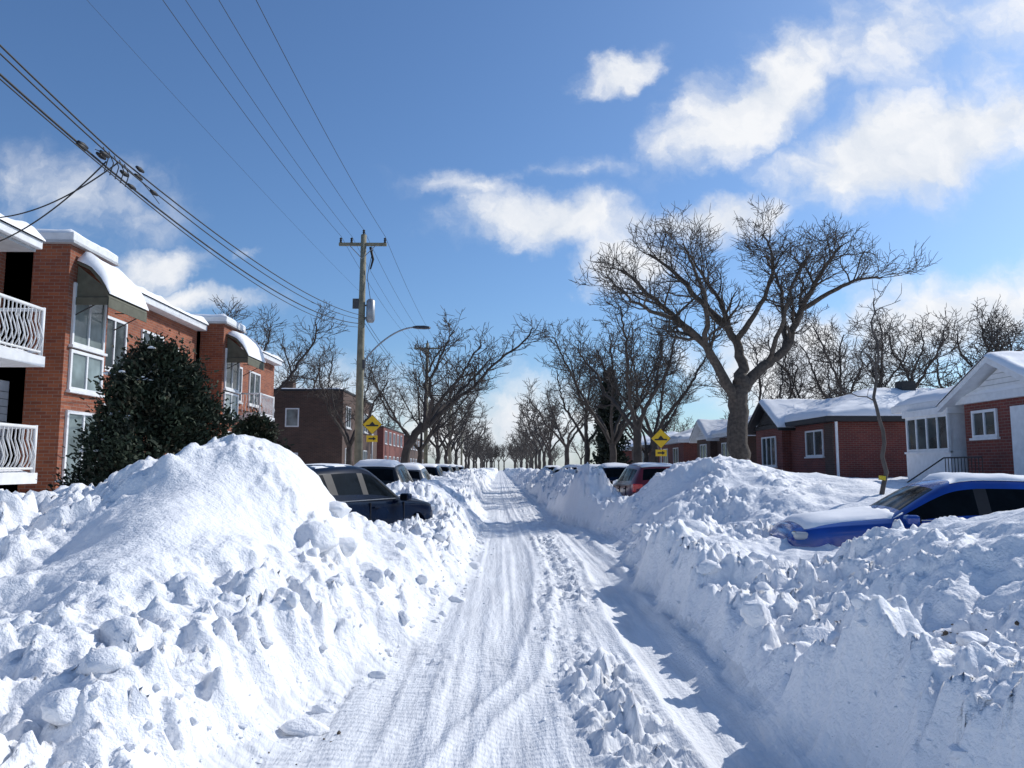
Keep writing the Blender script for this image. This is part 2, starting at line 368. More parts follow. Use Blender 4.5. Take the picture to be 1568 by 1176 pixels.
# ploughed snow blocks: rounded-angular boulders cut by random planes, half sunk in the banks
def blocks():
    V=[];F=[];P=[]
    for i in range(120):
        y=3.6+rng.random()**1.5*20
        if rng.random()<.55: x=np.interp(y,EY,XL)-abs(rng.gauss(.45,.4))
        else: x=np.interp(y,EY,XR)+.25+abs(rng.gauss(.35,.5))
        P.append((x,y,.04+rng.random()**2*.10))
    P+=[(-1.95,8.2,.24),(-1.75,8.7,.20),(-2.0,9.6,.22),(2.75,11.1,.26),(3.0,11.6,.2),(-2.6,4.1,.16),(-2.1,3.9,.13),(2.15,5.6,.12),(2.2,8.2,.14)]
    zz=height(np.array([[p[0] for p in P]]),np.array([[p[1] for p in P]]))[0][0]
    for (x,y,r),z in zip(P,zz):
        k=len(V); pl=[]
        for c in range(9):
            n=Vector((rng.gauss(0,1),rng.gauss(0,1),rng.gauss(0,1))).normalized(); pl.append((n,rng.uniform(.5,.85)))
        e=Vector((rng.uniform(.8,1.4),rng.uniform(.8,1.3),rng.uniform(.6,.95)))
        for v in IV3:
            q=v.copy()
            for n,dd in pl:
                s_=q.dot(n)
                if s_>dd: q=q-n*(s_-dd)*.9
            q=q*(1+.05*math.sin(v.x*9+v.y*7+k)+.04*math.sin(v.z*13+k))
            V.append((x+q.x*r*e.x,y+q.y*r*e.y,z+r*.08+q.z*r*e.z))
        F+=[tuple(a+k for a in f) for f in IF3]
    mesh_obj('ploughed_snow_blocks',V,F,M['snow'],smooth=True)
blocks()

def snow_cap(name,x0,x1,y0,y1,basef,th,parent=None,n=None,seed=1,edge=.18,rag=.12,mat=None):
    nx=n or max(8,int((x1-x0)/.12)); ny=max(8,int((y1-y0)/.12)); nx=min(nx,70);ny=min(ny,90)
    X,Y=np.meshgrid(np.linspace(x0,x1,nx),np.linspace(y0,y1,ny))
    d=np.minimum(np.minimum(X-x0,x1-X),np.minimum(Y-y0,y1-Y))
    B=basef(X,Y)
    t=np.sqrt(np.clip(d/edge,0,1)*(2-np.clip(d/edge,0,1)))
    Z=B+th*(.12+.88*t)*(1+.35*fbm(X*.9+seed*3.1,Y*.9,seed,3))+.012*fbm(X*4,Y*4,seed+4,2)
    V=[(a,b,c) for a,b,c in zip(X.ravel(),Y.ravel(),Z.ravel())]
    k=len(V); V+=[(a,b,c-.0) for a,b,c in zip(X.ravel(),Y.ravel(),B.ravel())]
    F=[]
    for j in range(ny-1):
        for i in range(nx-1):
            a=j*nx+i;F.append((a,a+1,a+nx+1,a+nx))
    ring=[i for i in range(nx)]+[j*nx+nx-1 for j in range(1,ny)]+[(ny-1)*nx+i for i in range(nx-2,-1,-1)]+[j*nx for j in range(ny-2,0,-1)]
    for a,b in zip(ring,ring[1:]+ring[:1]): F.append((b,a,a+k,b+k))
    return mesh_obj(name,V,F,mat or M['snow_roof'],parent,smooth=True)

# ------------------------------------------------------------ trees
def grow(T,p,d,L,r,lev,rg,prm):
    seg=prm['seg'][lev]; n=max(3,int(L/seg)); st=L/n
    pts=[p.copy()];dirs=[d.copy()]
    for i in range(n):
        d=(d+Vector((rg.gauss(0,1),rg.gauss(0,1),rg.gauss(0,1)))*prm['wig'][lev]+Vector((0,0,1))*prm['up'][lev]*(1 if d.z<.85 else -.2)).normalized()
        p=p+d*st; pts.append(p.copy()); dirs.append(d.copy())
    rad=[max(prm['rmin'],r*(1-.62*i/n)) for i in range(n+1)]
    if lev>=prm['max']: rad[-1]=prm['rmin']*.5
    T.add(pts,rad,prm['sides'][lev])
    spawn(T,pts,dirs,rad,L,lev,rg,prm)
def spawn(T,pts,dirs,rad,L,lev,rg,prm,t0=.18):
    if lev>=prm['max']: return
    c=max(2,int(L*prm['dens'][lev]+rg.random())); n=len(pts)-1
    for k in range(c):
        t=t0+(1-t0)*(k+rg.random())/c; t=min(t,.999); i=int(t*n); f=t*n-i
        p=pts[i].lerp(pts[min(i+1,n)],f); d=dirs[min(i+1,n)]
        ax=d.orthogonal().normalized(); ax=Quaternion(d,rg.random()*6.283)@ax
        a=rg.uniform(*prm['ang'][lev]); nd=Quaternion(ax,a)@d
        if nd.z<-.15: nd.z=abs(nd.z)*.3; nd.normalize()
        nl=prm['len'][lev]*rg.uniform(.5,1.3)*(1.15-.5*t); grow(T,p,nd,nl,max(prm['rmin'],rad[i]*rg.uniform(.34,.55)),lev+1,rg,prm)
def prm(scale=1,rmin=.011,dens=(2.6,3.8,4.2,0),mx=3):
    return dict(seg=[.4*scale,.3*scale,.22*scale,.18*scale],wig=[.16,.22,.26,.28],up=[.06,.12,.11,.07],rmin=rmin,max=mx,
      sides=[7,5,3,3],dens=dens,ang=[(.5,1.15),(.5,1.2),(.5,1.25),(.5,1.1)],len=[1.8*scale,1.1*scale,.62*scale,.3])
def limb(T,pl,r0,r1,rg,pr,t0=.35,lev=0):
    P=[Vector(p) for p in pl]; pts=[]
    for i in range(len(P)-1):
        a=P[max(i-1,0)];b=P[i];c=P[i+1];d=P[min(i+2,len(P)-1)]
        for k in range(5):
            t=k/5; pts.append(.5*((2*b)+(c-a)*t+(2*a-5*b+4*c-d)*t*t+(3*b-a-3*c+d)*t**3))
    pts.append(P[-1]); n=len(pts)-1
    pts=[p+Vector((rg.gauss(0,.035),rg.gauss(0,.035),0))*(1 if i else 0) for i,p in enumerate(pts)]
    rad=[r0+(r1-r0)*(i/n)**.7 for i in range(n+1)]
    dirs=[(pts[min(i+1,n)]-pts[max(i-1,0)]).normalized() for i in range(n+1)]
    T.add(pts,rad,9)
    L=sum((pts[i+1]-pts[i]).length for i in range(n))
    if pr: spawn(T,pts,dirs,rad,L,lev,rg,pr,t0)
def big_tree():
    rg=random.Random(11);T=Tubes(); p=prm(.95,.009,(3.0,4.8,5.0,0))
    limb(T,[(0,0,-.3),(-.05,0,1),(-.08,0,2.6),(.05,0,4.0),(.1,0,4.7)],.46,.32,rg,None)
    limb(T,[(.0,0,3.7),(-.6,-.2,4.7),(-1.3,-.4,5.9),(-2.3,-.6,6.8),(-3.4,-.8,7.7),(-4.3,-.8,8.6)],.25,.05,rg,p)
    limb(T,[(.1,0,4.5),(.25,.2,5.6),(-.1,.4,6.6),(-1.1,.6,7.7),(-2.1,.7,8.9),(-3.1,.6,9.6)],.25,.04,rg,p)
    limb(T,[(-.1,.4,6.6),(-.3,.9,7.8),(-.9,1.2,8.9),(-1.4,1.2,9.8)],.13,.03,rg,p)
    limb(T,[(.05,0,4.3),(1.0,.1,5.2),(1.9,.2,5.9),(2.4,.3,7.1),(3.0,.2,8.2),(3.6,0,9.2),(4.1,0,9.8)],.25,.04,rg,p)
    limb(T,[(1.9,.2,5.9),(2.1,.8,7.1),(2.2,1.3,8.6),(1.7,1.5,9.8)],.14,.03,rg,p)
    limb(T,[(2.6,.25,7.4),(3.6,-.5,8.0),(4.4,-.8,8.3),(5.1,-1,8.3)],.11,.03,rg,p)
    limb(T,[(.1,.3,6.2),(.8,-.4,7.4),(1.2,-.8,8.8),(.9,-1,9.8)],.13,.03,rg,p)
    limb(T,[(-1.3,-.4,5.9),(-1.4,-1.2,7.1),(-1.9,-1.6,8.4),(-2.3,-1.8,9.2)],.12,.03,rg,p)
    limb(T,[(-2.3,-.6,6.8),(-3.4,-1.2,7.0),(-4.2,-1.5,7.4),(-4.7,-1.5,7.9)],.09,.03,rg,p)
    limb(T,[(1.2,.1,5.4),(1.5,-.8,6.8),(1.7,-1.3,8.0),(2.2,-1.6,9.0)],.11,.03,rg,p)
    o=T.obj('bare_tree',M['bark']); o.location=(8.75,28,gz(8.75,28)-1.0); return o
def tree_mesh(seed,H=10,lean=0,rmin=.013,dens=(2.3,3.5,3.8,0),mx=3,tr=.26,spread=.5,fork=.3,kk=None):
    rg=random.Random(seed);T=Tubes(); p=prm(H/10,rmin,dens,mx)
    fz=H*fork; top=Vector((lean*.35,0,fz))
    limb(T,[(0,0,-.6),(lean*.08,0,fz*.5),top],tr,tr*.8,rg,None)
    k=kk or rg.randint(4,6)
    for i in range(k):
        a=6.283*i/k+rg.uniform(-.4,.4); R_=H*spread*rg.uniform(.5,1.0); hz=H*rg.uniform(.8,.96)
        cx,cy=math.cos(a)*R_,math.sin(a)*R_
        q=lambda f,g: top+Vector((cx*f+lean*g+rg.gauss(0,.12)*H/10,cy*f+rg.gauss(0,.12)*H/10,(hz-fz)*g))
        pl=[top+Vector((0,0,-.3)),q(.28,.2),q(.6,.42),q(.75,.62),q(.95,.82),q(1,.97)]
        limb(T,pl,tr*.5,.035,rg,p,t0=.22)
    me=bpy.data.meshes.new('bare_tree'); me.from_pydata(T.V,[],T.F); me.materials.append(M['twig'])
    me.polygons.foreach_set('use_smooth',[True]*len(me.polygons)); return me
big_tree()
TM=[tree_mesh(21,9.6),tree_mesh(22,9.5,spread=.42),tree_mesh(23,10,spread=.55,fork=.25),
    tree_mesh(24,9,lean=3.2,spread=.36,fork=.34,kk=5)]
TF=[tree_mesh(31,9,rmin=.026,dens=(1.8,2.1,1.8,0)),tree_mesh(32,9.5,rmin=.026,dens=(1.8,2.1,1.8,0),spread=.45)]
def put(me,name,x,y,s=1,rz=0,parent=None,z=None):
    o=bpy.data.objects.new(name,me); COL.objects.link(o); o.location=(x,y,(.9 if z is None else z)); o.scale=(s,s,s); o.rotation_euler=(0,0,rz)
    if parent:o.parent=parent
    return o
put(TM[3],'bare_tree',-5.0,39,.95,.1)
put(TM[0],'bare_tree',-8.2,42,.72,1)
put(TM[2],'bare_tree',-5.6,54,.85,2)
put(TM[1],'bare_tree',-5.4,67,.9,3)
put(TM[0],'bare_tree',6.8,38,.95,4)
put(TM[1],'bare_tree',8.6,43,.9,2.4)
put(TM[2],'bare_tree',6.9,47,.95,.3)
put(TM[1],'bare_tree',6.3,56,.95,1.5)
put(TM[0],'bare_tree',5.9,68,.95,5)
for i,(x,y,s) in enumerate(((24,40,.95),(29,41,1.05),(21,48,.95),(15.3,44,.85),(33,47,1.1),(18.5,38,.85),(26,35,.8),(31,36,.95),(36,42,1.05))):
    put(TM[i%3],'bare_tree',x,y,s,i*1.3)
put(TM[1],'bare_tree',-14.2,42,1.0,3.3)
put(TM[0],'bare_tree',-17,45,1.1,.6)
put(TM[1],'bare_tree',-13,50,.95,4.6)
put(TM[2],'bare_tree',11,58,.8,2)
rg=random.Random(8)
dt=empty('distant_trees')
y=80
while y<330:
    for sx in (-1,1):
        put(rg.choice(TF),'tree',sx*(5.6+rg.uniform(-.6,.8)),y+rg.uniform(-3,3),rg.uniform(.85,1.05),rg.random()*6,dt)
    for sx in (-1,1):
        if rg.random()<.8: put(rg.choice(TF),'tree',sx*rg.uniform(15,34),y*.9+rg.uniform(-4,4),rg.uniform(.75,1.0),rg.random()*6,dt)
    y+=11+y*.03
for i in range(16):
    put(rg.choice(TF),'tree',rg.uniform(-14,14),345+rg.uniform(-8,8),rg.uniform(1,1.2),rg.random()*6,dt)
T=Tubes(); rg=random.Random(3); p=prm(.5,.006,(3,4,4,0),2)
limb(T,[(0,0,-.3),(.05,0,1),(-.03,0,2.1),(.05,0,3.0),(.0,0,3.9)],.055,.012,rg,p,t0=.42)
o=T.obj('young_tree',M['bark2']); o.location=(7.45,15,gz(7.45,15))
mesh=Tubes(); mesh.add([Vector((0.01,0,.28)),Vector((.02,0,.36))],[.068,.066],10)
mesh.obj('tag',M['fade'],o)

def conifer(name,loc,H,Rad,seed,nclump,leaf,mats,snow=.06,prof=None,per=34,cr=.17,irr=.16):
    rg=random.Random(seed);V=[];F=[];mi=[];SV=[];SF=[]
    root=empty(name,loc)
    for c in range(nclump):
        t=rg.random()**.8; z=H*t; a=rg.random()*6.283
        rr=Rad*prof(t)*(1+irr*math.sin(a*3+seed+t*5)+irr*.9*math.sin(a*7+t*11)+irr*.8*math.sin(t*23+a*2))*(1-.42*rg.random()**2.2)
        cx,cy=math.cos(a)*rr,math.sin(a)*rr
        z+=.12*H*(irr)*math.sin(a*4+1)
        out=Vector((math.cos(a),math.sin(a),.7)).normalized(); c_r=cr*rg.uniform(.6,1.4); m=0 if rg.random()<.85 else 1
        for l in range(per):
            q=Vector((rg.gauss(0,1),rg.gauss(0,1),rg.gauss(0,1)))*c_r*.62+Vector((cx,cy,z))
            d=(out+Vector((rg.gauss(0,.6),rg.gauss(0,.6),rg.gauss(0,.6)))).normalized(); s=d.orthogonal().normalized(); s=Quaternion(d,rg.random()*6)@s
            w=leaf*rg.uniform(.25,.5); L=leaf*rg.uniform(.8,1.7); k=len(V)
            V+=[q-s*w,q+s*w,q+s*w*.6+d*L,q-s*w*.6+d*L]; F.append((k,k+1,k+2,k+3)); mi.append(m)
        if rg.random()<snow and t>.12:
            for q_ in range(rg.randint(3,9)):
                k=len(SV); e0=c_r*rg.uniform(.08,.26); ox,oy,oz=rg.gauss(0,c_r*.5),rg.gauss(0,c_r*.5),rg.gauss(0,c_r*.2)
                for v in IV:
                    j=1+rg.uniform(-.3,.3); SV.append((cx+out.x*.05+ox+v.x*e0*1.3*j,cy+out.y*.05+oy+v.y*e0*1.3*j,z+c_r*.4+oz+v.z*e0*.5*j))
                SF+=[tuple(i+k for i in f) for f in IF]
    mesh_obj('foliage',V,F,None,root,mats=mats,midx=mi)
    if SV: mesh_obj('snow_clumps',SV,SF,M['snow_roof'],root,smooth=True)
    T=Tubes(); T.add([Vector((0,0,-.8)),Vector((0,0,H*.5)),Vector((0,0,H*.95))],[.09,.06,.02],6)
    for i in range(140):
        t=rg.uniform(.03,.92); a=rg.random()*6.28; r_=Rad*prof(t)*.8
        T.add([Vector((0,0,H*t*.92)),Vector((math.cos(a)*r_,math.sin(a)*r_,H*t))],[.02,.006],4)
    T.obj('branches',M['bark'],root)
    return root
def pc(t): return (1-t)**.5*(.6+.4*min(1,t/.2)) if t<1 else 0
conifer('cedar_tree',(-5.65,12.7,.4),3.15,1.25,4,1500,.05,[M['cedar'],M['cedar2']],.045,pc,irr=.19)
conifer('cedar_tree',(-7.6,24,.6),2.5,1.1,5,450,.08,[M['cedar'],M['cedar2']],.02,pc,26)
def ps(t): return (1-t)**.85*(.75+.25*math.sin(t*40))
conifer('spruce_tree',(7.7,54,.6),7.6,1.35,6,420,.17,[M['spruce'],M['cedar']],.02,ps,20,.3,.2)

# ------------------------------------------------------------ utility poles, lamp, wires
def pole(x,y,H=10.9,lamp=False):
    g=0; root=empty('utility_pole',(x,y,g))
    T=Tubes(); T.add([Vector((0,0,-.5)),Vector((0,0,H*.5)),Vector((0.03,0,H))],[.17,.145,.11],14,True); T.obj('shaft',M['wood'],root)
    boxes('crossarm',M['wood'],[(-.95,.95,-.06,.06,H-.45,H-.33)],root,.01)
    br=Tubes()
    br.add([Vector((-.55,-.07,H-.42)),Vector((0,-.1,H-1.0))],[.018,.018],5); br.add([Vector((.55,-.07,H-.42)),Vector((0,-.1,H-1.0))],[.018,.018],5)
    br.obj('braces',M['metal'],root)
    ins=Tubes()
    for ix,iz in ((-.88,H-.33),(-.45,H-.33),(.88,H-.33),(0.03,H)):
        for k in range(3): ins.add([Vector((ix,0,iz+.07*k)),Vector((ix,0,iz+.035+.07*k)),Vector((ix,0,iz+.07+.07*k))],[.03,.06,.03],8,True)
    ins.obj('insulators',M['plastic'],root)
    if lamp:
        t=Tubes(); t.add([Vector((.36,0,7.35)),Vector((.36,0,7.45)),Vector((.36,0,8.2)),Vector((.36,0,8.28))],[.12,.17,.17,.1],16,True); t.obj('transformer',M['metal'],root)
        boxes('brackets',M['dmetal'],[(.1,.3,-.03,.03,7.5,7.56),(.1,.3,-.03,.03,8.0,8.06),(-.35,-.1,-.04,.04,7.9,8.3)],root)
        t=Tubes(); t.add([Vector((.3,0,10.4)),Vector((.42,0,9.9)),Vector((.32,0,9.5))],[.05,.05,.03],8,True); t.add([Vector((.4,0,10.3)),Vector((.2,0,9.2)),Vector((.34,0,8.3))],[.012]*3,4)
        t.obj('cutout_fuse',M['plastic'],root)
        l=empty('street_lamp',(x,y,g))
        t=Tubes(); pts=[]
        for k in range(13):
            a=k/12; pts.append(Vector((.12+2.1*a, -.08, 5.7+1.45*math.sin(a*math.pi/2)**.8)))
        t.add(pts,[.032]*13,8); t.obj('arm',M['metal'],l)
        V=[];F=[]
        for (xx_,hw,z0,z1) in ((2.05,.04,7.11,7.18),(2.2,.10,7.09,7.20),(2.5,.12,7.08,7.20),(2.7,.09,7.09,7.17),(2.75,.03,7.11,7.14)):
            V+=[(xx_,-.08-hw,z0),(xx_,-.08+hw,z0),(xx_,-.08+hw*.7,z1),(xx_,-.08-hw*.7,z1)]
        for i in range(4):
            for j in range(4): F.append((i*4+j,i*4+(j+1)%4,i*4+4+(j+1)%4,i*4+4+j))
        F+= [(3,2,1,0),(16,17,18,19)]
        mesh_obj('luminaire',V,F,M['dmetal'],l)
        boxes('clamp',M['dmetal'],[(.1,.2,-.12,.05,5.5,5.85)],l)
PX=-5.5
pole(PX,30,10.9,True); pole(PX,57); pole(PX,84,10.6); pole(PX,3); pole(PX-.1,112,10.5)
def cat(a,b,sag,n=26):
    a=Vector(a);b=Vector(b); return [a.lerp(b,i/n)+Vector((0,0,-sag*4*(i/n)*(1-i/n))) for i in range(n+1)]
W=Tubes()
YS=[3,30,57,84,112]
for i in range(4):
    a,b=YS[i],YS[i+1]
    for ox,oz,r in ((-.88,10.85,.008),(-.45,10.85,.007),(.88,10.85,.008),(.03,11.1,.008)):
        W.add(cat((PX+ox,a,oz),(PX+ox,b,oz),.45),[r]*27,4)
W.add(cat((PX-3.2,-2,11.4),(PX-.1,30,8.6),.3),[.004]*27,4)
J=Vector((PX-.0,10.6,5.84))
for k,(oz,ox,r) in enumerate(((.32,.0,.012),(.16,.05,.010),(0,-.05,.015),(-.14,.03,.009))):
    W.add(cat((PX+ox+.1,30,7.3+oz),(PX+ox,10.6,5.85+oz*.75),.42+.05*k),[r]*27,5)
    W.add(cat((PX+ox,10.6,5.85+oz*.75),(PX+ox-.3,-2,7.6+oz*1.3),.25),[r]*27,5)
for i in range(1,4):
    for oz in (.2,0): W.add(cat((PX+.15,YS[i],7.3+oz),(PX+.15,YS[i+1],7.3+oz),.6),[.011]*27,4)
W.add(cat(J+Vector((0,.1,.15)),(-9.2,13.2,6.0),.25),[.011]*27,5)
W.add(cat(J+Vector((0,-.2,.05)),(-9.1,12.6,5.2),.3),[.011]*27,5)
W.add(cat(J+Vector((0,-.5,.1)),(PX-.1,12.3,5.95),-.12),[.006]*27,5)
W.obj('power_lines',M['wire'])
s=Tubes()
for k in range(9):
    q=J+Vector((rg.uniform(-.08,.08),rg.uniform(-1.1,1.3),rg.uniform(-.05,.3))); s.add([q,q+Vector((0,.11,.0)),q+Vector((0,.22,.005))],[.02,.035,.02],7,True)
for k in range(5):
    q=J+Vector((0,-.3+k*.15,.22)); s.add([q,q+Vector((.05,.05,-.15)),q+Vector((-.03,.12,-.3))],[.008]*3,4)
s.obj('cable_splices',M['wire'])

# ------------------------------------------------------------ traffic signs
def sign(x,y,z,S,rz=0):
    root=empty('traffic_sign',(x,y,0),rz)
    t=Tubes(); t.add([Vector((0,.04,-.2)),Vector((0,.04,z+S))],[.03,.03],8,True); t.obj('post',M['metal'],root)
    def pl(name,pts,yy,mat,th=.006):
        n=len(pts); V=[(a,yy-th,b) for a,b in pts]+[(a,yy,b) for a,b in pts]
        F=[tuple(range(n)),tuple(range(2*n-1,n-1,-1))]+[(i,i+n,(i+1)%n+n,(i+1)%n) for i in range(n)]
        mesh_obj(name,V,F,mat,root)
    r=S
    pl('border',[(0,z-r),(r,z),(0,z+r),(-r,z)],0,M['black']); r=S*.95
    pl('face',[(0,z-r),(r,z),(0,z+r),(-r,z)],-.008,M['yellow'])
    pl('bump_symbol',[(-.62*S,z-.18*S),(-.62*S,z-.05*S),(-.28*S,z-.02*S),(0,z+.3*S),(.28*S,z-.02*S),(.62*S,z-.05*S),(.62*S,z-.18*S)],-.016,M['black'])
    pl('plaque',[(-.55*S,z-1.75*S),(.55*S,z-1.75*S),(.55*S,z-1.1*S),(-.55*S,z-1.1*S)],-.003,M['yellow'])
    pl('plaque_text',[(-.35*S,z-1.5*S),(.1*S,z-1.5*S),(.1*S,z-1.62*S),(.4*S,z-1.43*S),(.1*S,z-1.24*S),(.1*S,z-1.36*S),(-.35*S,z-1.36*S)],-.012,M['black'])
sign(-4.65,28,3.2,.36); sign(6.7,32,2.85,.42)

# ------------------------------------------------------------ cars
SUV=[(2.25,.42,.60,.66,.60,.40),(2.21,.30,.78,.84,.76,.6),(2.08,.24,.88,.95,.86,.72),(1.6,.24,.95,1.03,.91,.77),(1.1,.24,.98,1.08,.92,.79),(.86,.24,1.0,1.10,.92,.79),
 (.80,.24,1.01,1.13,.92,.78),(.15,.24,1.02,1.58,.92,.65),(-.10,.24,1.03,1.64,.92,.63),(-.27,.24,1.035,1.66,.92,.63),(-.37,.24,1.04,1.665,.92,.63),(-.8,.24,1.05,1.66,.92,.63),(-1.2,.24,1.06,1.64,.92,.62),(-1.32,.24,1.07,1.635,.92,.62),
 (-1.75,.24,1.10,1.60,.91,.60),(-1.88,.25,1.11,1.57,.90,.59),(-2.12,.28,1.08,1.16,.87,.72),(-2.2,.32,.95,1.0,.84,.70),(-2.25,.45,.68,.74,.74,.55)]
HAT=[(x*.95,a*.85,b*.88-.02,c*.88-.01,d*.95,e*.95) for x,a,b,c,d,e in SUV]
def make_car(loc,rz,paint,kind=SUV,snow=('roof',),name='parked_car',snowth=.12,seed=1,zoff=0):
    root=empty(name,(loc[0],loc[1],zoff),rz)
    S=kind; V=[];F=[];mi=[]
    ringn=None
    for (x,zl,zb,zt,w,wt) in S:
        h=[(w*.90,zl),(w*.985,zl+.13),(w,zl+(zb-zl)*.5),(w*.985,zb-.07),(w*.955,zb-.005),(w*.935,zb+.02),(wt+.02,max(zb+.03,zt-.06)),(wt*.90,zt-.012),(wt*.45,zt+.012)]
        ring=[(x,a,b) for a,b in h]+[(x,0,zt+.02)]+[(x,-a,b) for a,b in h[::-1]]+[(x,0,zl)]
        ringn=len(ring); V+=ring
    ns=len(S)
    for i in range(ns-1):
        for j in range(ringn):
            a=i*ringn+j;b=i*ringn+(j+1)%ringn
            F.append((a,b,b+ringn,a+ringn))
            seg=j if j<9 else (17-j if j<18 else -1)
            m=0
            if seg==0: m=2
            if seg==5:
                if i in (6,7,8,10,11,13): m=1
                elif i in (9,12): m=2
            if seg in (7,8):
                if i==6: m=1
                if i==15: m=1
            mi.append(m)
    F.append(tuple(range(ringn))[::-1]); mi.append(0); F.append(tuple((ns-1)*ringn+j for j in range(ringn))); mi.append(0)
    body=mesh_obj('body',V,F,None,None,smooth=True,mats=[paint,M['cglass'],M['plastic']],midx=mi)
    ss=body.modifiers.new('s','SUBSURF'); ss.levels=2; ss.render_levels=2
    wb=1.33*(S[0][0]/2.25); wr=.35 if kind is SUV else .31; W_=max(s_[4] for s_ in S)
    cut=Tubes()
    for sx in (wb,-wb*1.0):
        for sy in (-1,1):
            cut.add([Vector((sx,sy*.62,wr)),Vector((sx,sy*1.2,wr))],[wr+.055]*2,28,True)
    c=cut.obj('cut',M['dark'])
    bo=body.modifiers.new('b','BOOLEAN'); bo.object=c; bo.operation='DIFFERENCE'; bo.solver='EXACT'
    bpy.context.view_layer.update()
    dg=bpy.context.evaluated_depsgraph_get()
    me=bpy.data.meshes.new_from_object(body.evaluated_get(dg)); body.modifiers.clear(); body.data=me
    bpy.data.objects.remove(c); body.parent=root
    try: me.set_sharp_from_angle(angle=R(38))
    except Exception: pass
    ty=Tubes();ri=Tubes();dk=Tubes()
    for sx in (wb,-wb):
        for sy in (-1,1):
            o=W_*.93
            def cyl(T,prof,n):
                T.add([Vector((sx,sy*(o-a),wr)) for a,_ in prof],[b for _,b in prof],n,True)
            cyl(ty,[(.2,wr*.7),(.2,wr*.93),(.17,wr),(.03,wr),(0,wr*.93),(0.0,wr*.68)],30)
            cyl(dk,[(.015,wr*.66),(.013,wr*.66)],24)
            cyl(ri,[(.02,wr*.16),(-.004,wr*.14)],14)
            for k in range(7):
                a=k*6.283/7; ri.add([Vector((sx+math.cos(a)*wr*.1,sy*(o-.004),wr+math.sin(a)*wr*.1)),Vector((sx+math.cos(a)*wr*.68,sy*(o+.0),wr+math.sin(a)*wr*.68))],[.028,.022],5)
            ring=[Vector((sx+math.cos(k*6.283/24)*wr*.68,sy*o,wr+math.sin(k*6.283/24)*wr*.68)) for k in range(25)]
            ri.add(ring,[.014]*25,5)
    ty.obj('tyres',M['tyre'],root); dk.obj('wheel_backs',M['dark'],root); ri.obj('rims',M['rim'],root)
    kx=S[0][0]/2.25; kz=S[10][3]/1.665; 
    bx=lambda n,m,l,b=.02: boxes(n,m,[(a*kx,b_*kx,c_*W_/.92,d*W_/.92,e*kz,f*kz) for a,b_,c_,d,e,f in l],root,b)
    bx('mirrors',paint,[(.60,.78,.93,1.12,1.0,1.14),(.60,.78,-1.12,-.93,1.0,1.14)],.04)
    bx('mirror_glass',M['cglass'],[(.592,.602,.96,1.1,1.02,1.12),(.592,.602,-1.1,-.96,1.02,1.12)],0)
    bx('headlamps',M['head'],[(1.98,2.17,.60,.84,.74,.86),(1.98,2.17,-.84,-.60,.74,.86)],.03)
    bx('grille',M['plastic'],[(2.15,2.235,-.5,.5,.5,.72)],.02)
    bx('tail_lamps',M['tail'],[(-2.19,-2.02,.60,.89,.86,1.10),(-2.19,-2.02,-.89,-.60,.86,1.10)],.03)
    bx('number_plate',M['white'],[(-2.262,-2.24,-.26,.26,.68,.80)],0)
    bx('rear_bumper_trim',M['plastic'],[(-2.27,-2.1,-.72,.72,.36,.5)],.03)
    bx('window_trim',M['metal'],[(-1.72,.62,sy*.885-.008,sy*.885+.008,1.045,1.058) for sy in (-1,1)],0)
    bx('door_handles',paint,[(-.22,-.02,.905,.945,.90,.93),(-1.14,-.94,.905,.945,.92,.95),(-.22,-.02,-.945,-.905,.90,.93),(-1.14,-.94,-.945,-.905,.92,.95)],.01)
    bx('door_seams',M['dark'],[(-.325,-.315,min(sy*.88,sy*.9225),max(sy*.88,sy*.9225),.38,1.0) for sy in (-1,1)]
        +[(.80,.81,min(sy*.88,sy*.9225),max(sy*.88,sy*.9225),.38,.98) for sy in (-1,1)]+[(-1.27,-1.26,min(sy*.88,sy*.9225),max(sy*.88,sy*.9225),.75,1.02) for sy in (-1,1)],0)
    xs_=[s_[0] for s_ in S][::-1]; zt_=[s_[3] for s_ in S][::-1]
    def bf(off):
        return lambda X,Y: np.interp(X,xs_,zt_)+off-.03*(np.abs(Y)/.6)**2
    if 'roof' in snow: snow_cap('roof_snow',-1.85*kx,.0*kx,-.56,.56,bf(.0),snowth,root,seed=seed,edge=.22)
    if 'hood' in snow: snow_cap('hood_snow',.7*kx,2.02*kx,-.72,.72,bf(-.01),snowth*1.1,root,seed=seed+3,edge=.25)
    if 'shield' in snow: snow_cap('windscreen_snow',.1*kx,.9*kx,-.55,.60,bf(.0),snowth*.6,root,seed=seed+3,edge=.25)
    return root
make_car((-2.98,14.35),R(66),M['p_navy'],SUV,('roof',),snowth=.02,seed=2,zoff=.03)
make_car((-3.35,22.3),R(90),M['p_grey'],SUV,('roof','hood'),snowth=.12,seed=3,zoff=.1)
make_car((-3.4,29.5),R(90),M['p_silver'],HAT,('roof','hood','shield'),snowth=.16,seed=4,zoff=.2)
make_car((-3.4,36),R(90),M['p_navy'],SUV,('roof',),snowth=.05,seed=14,zoff=.1)
make_car((-3.3,42.5),R(90),M['p_grey'],SUV,('roof',),snowth=.05,seed=5,zoff=.12)
make_car((-3.3,49),R(90),M['p_grey'],SUV,('roof',),snowth=.08,seed=15,zoff=.12)
make_car((-3.3,57),R(90),M['p_navy'],SUV,('roof',),snowth=.05,seed=6,zoff=.12)
make_car((6.05,10.75),R(172),M['p_blue'],HAT,('roof','hood'),snowth=.08,seed=7,zoff=.05)
make_car((4.5,23.7),R(92),M['p_red'],SUV,('roof',),snowth=.03,seed=8,zoff=.1)
make_car((4.4,30.3),R(90),M['p_navy'],SUV,('roof','hood'),snowth=.06,seed=18,zoff=.08)
make_car((4.3,36.5),R(90),M['p_grey'],SUV,('roof','hood'),snowth=.06,seed=9,zoff=.08)
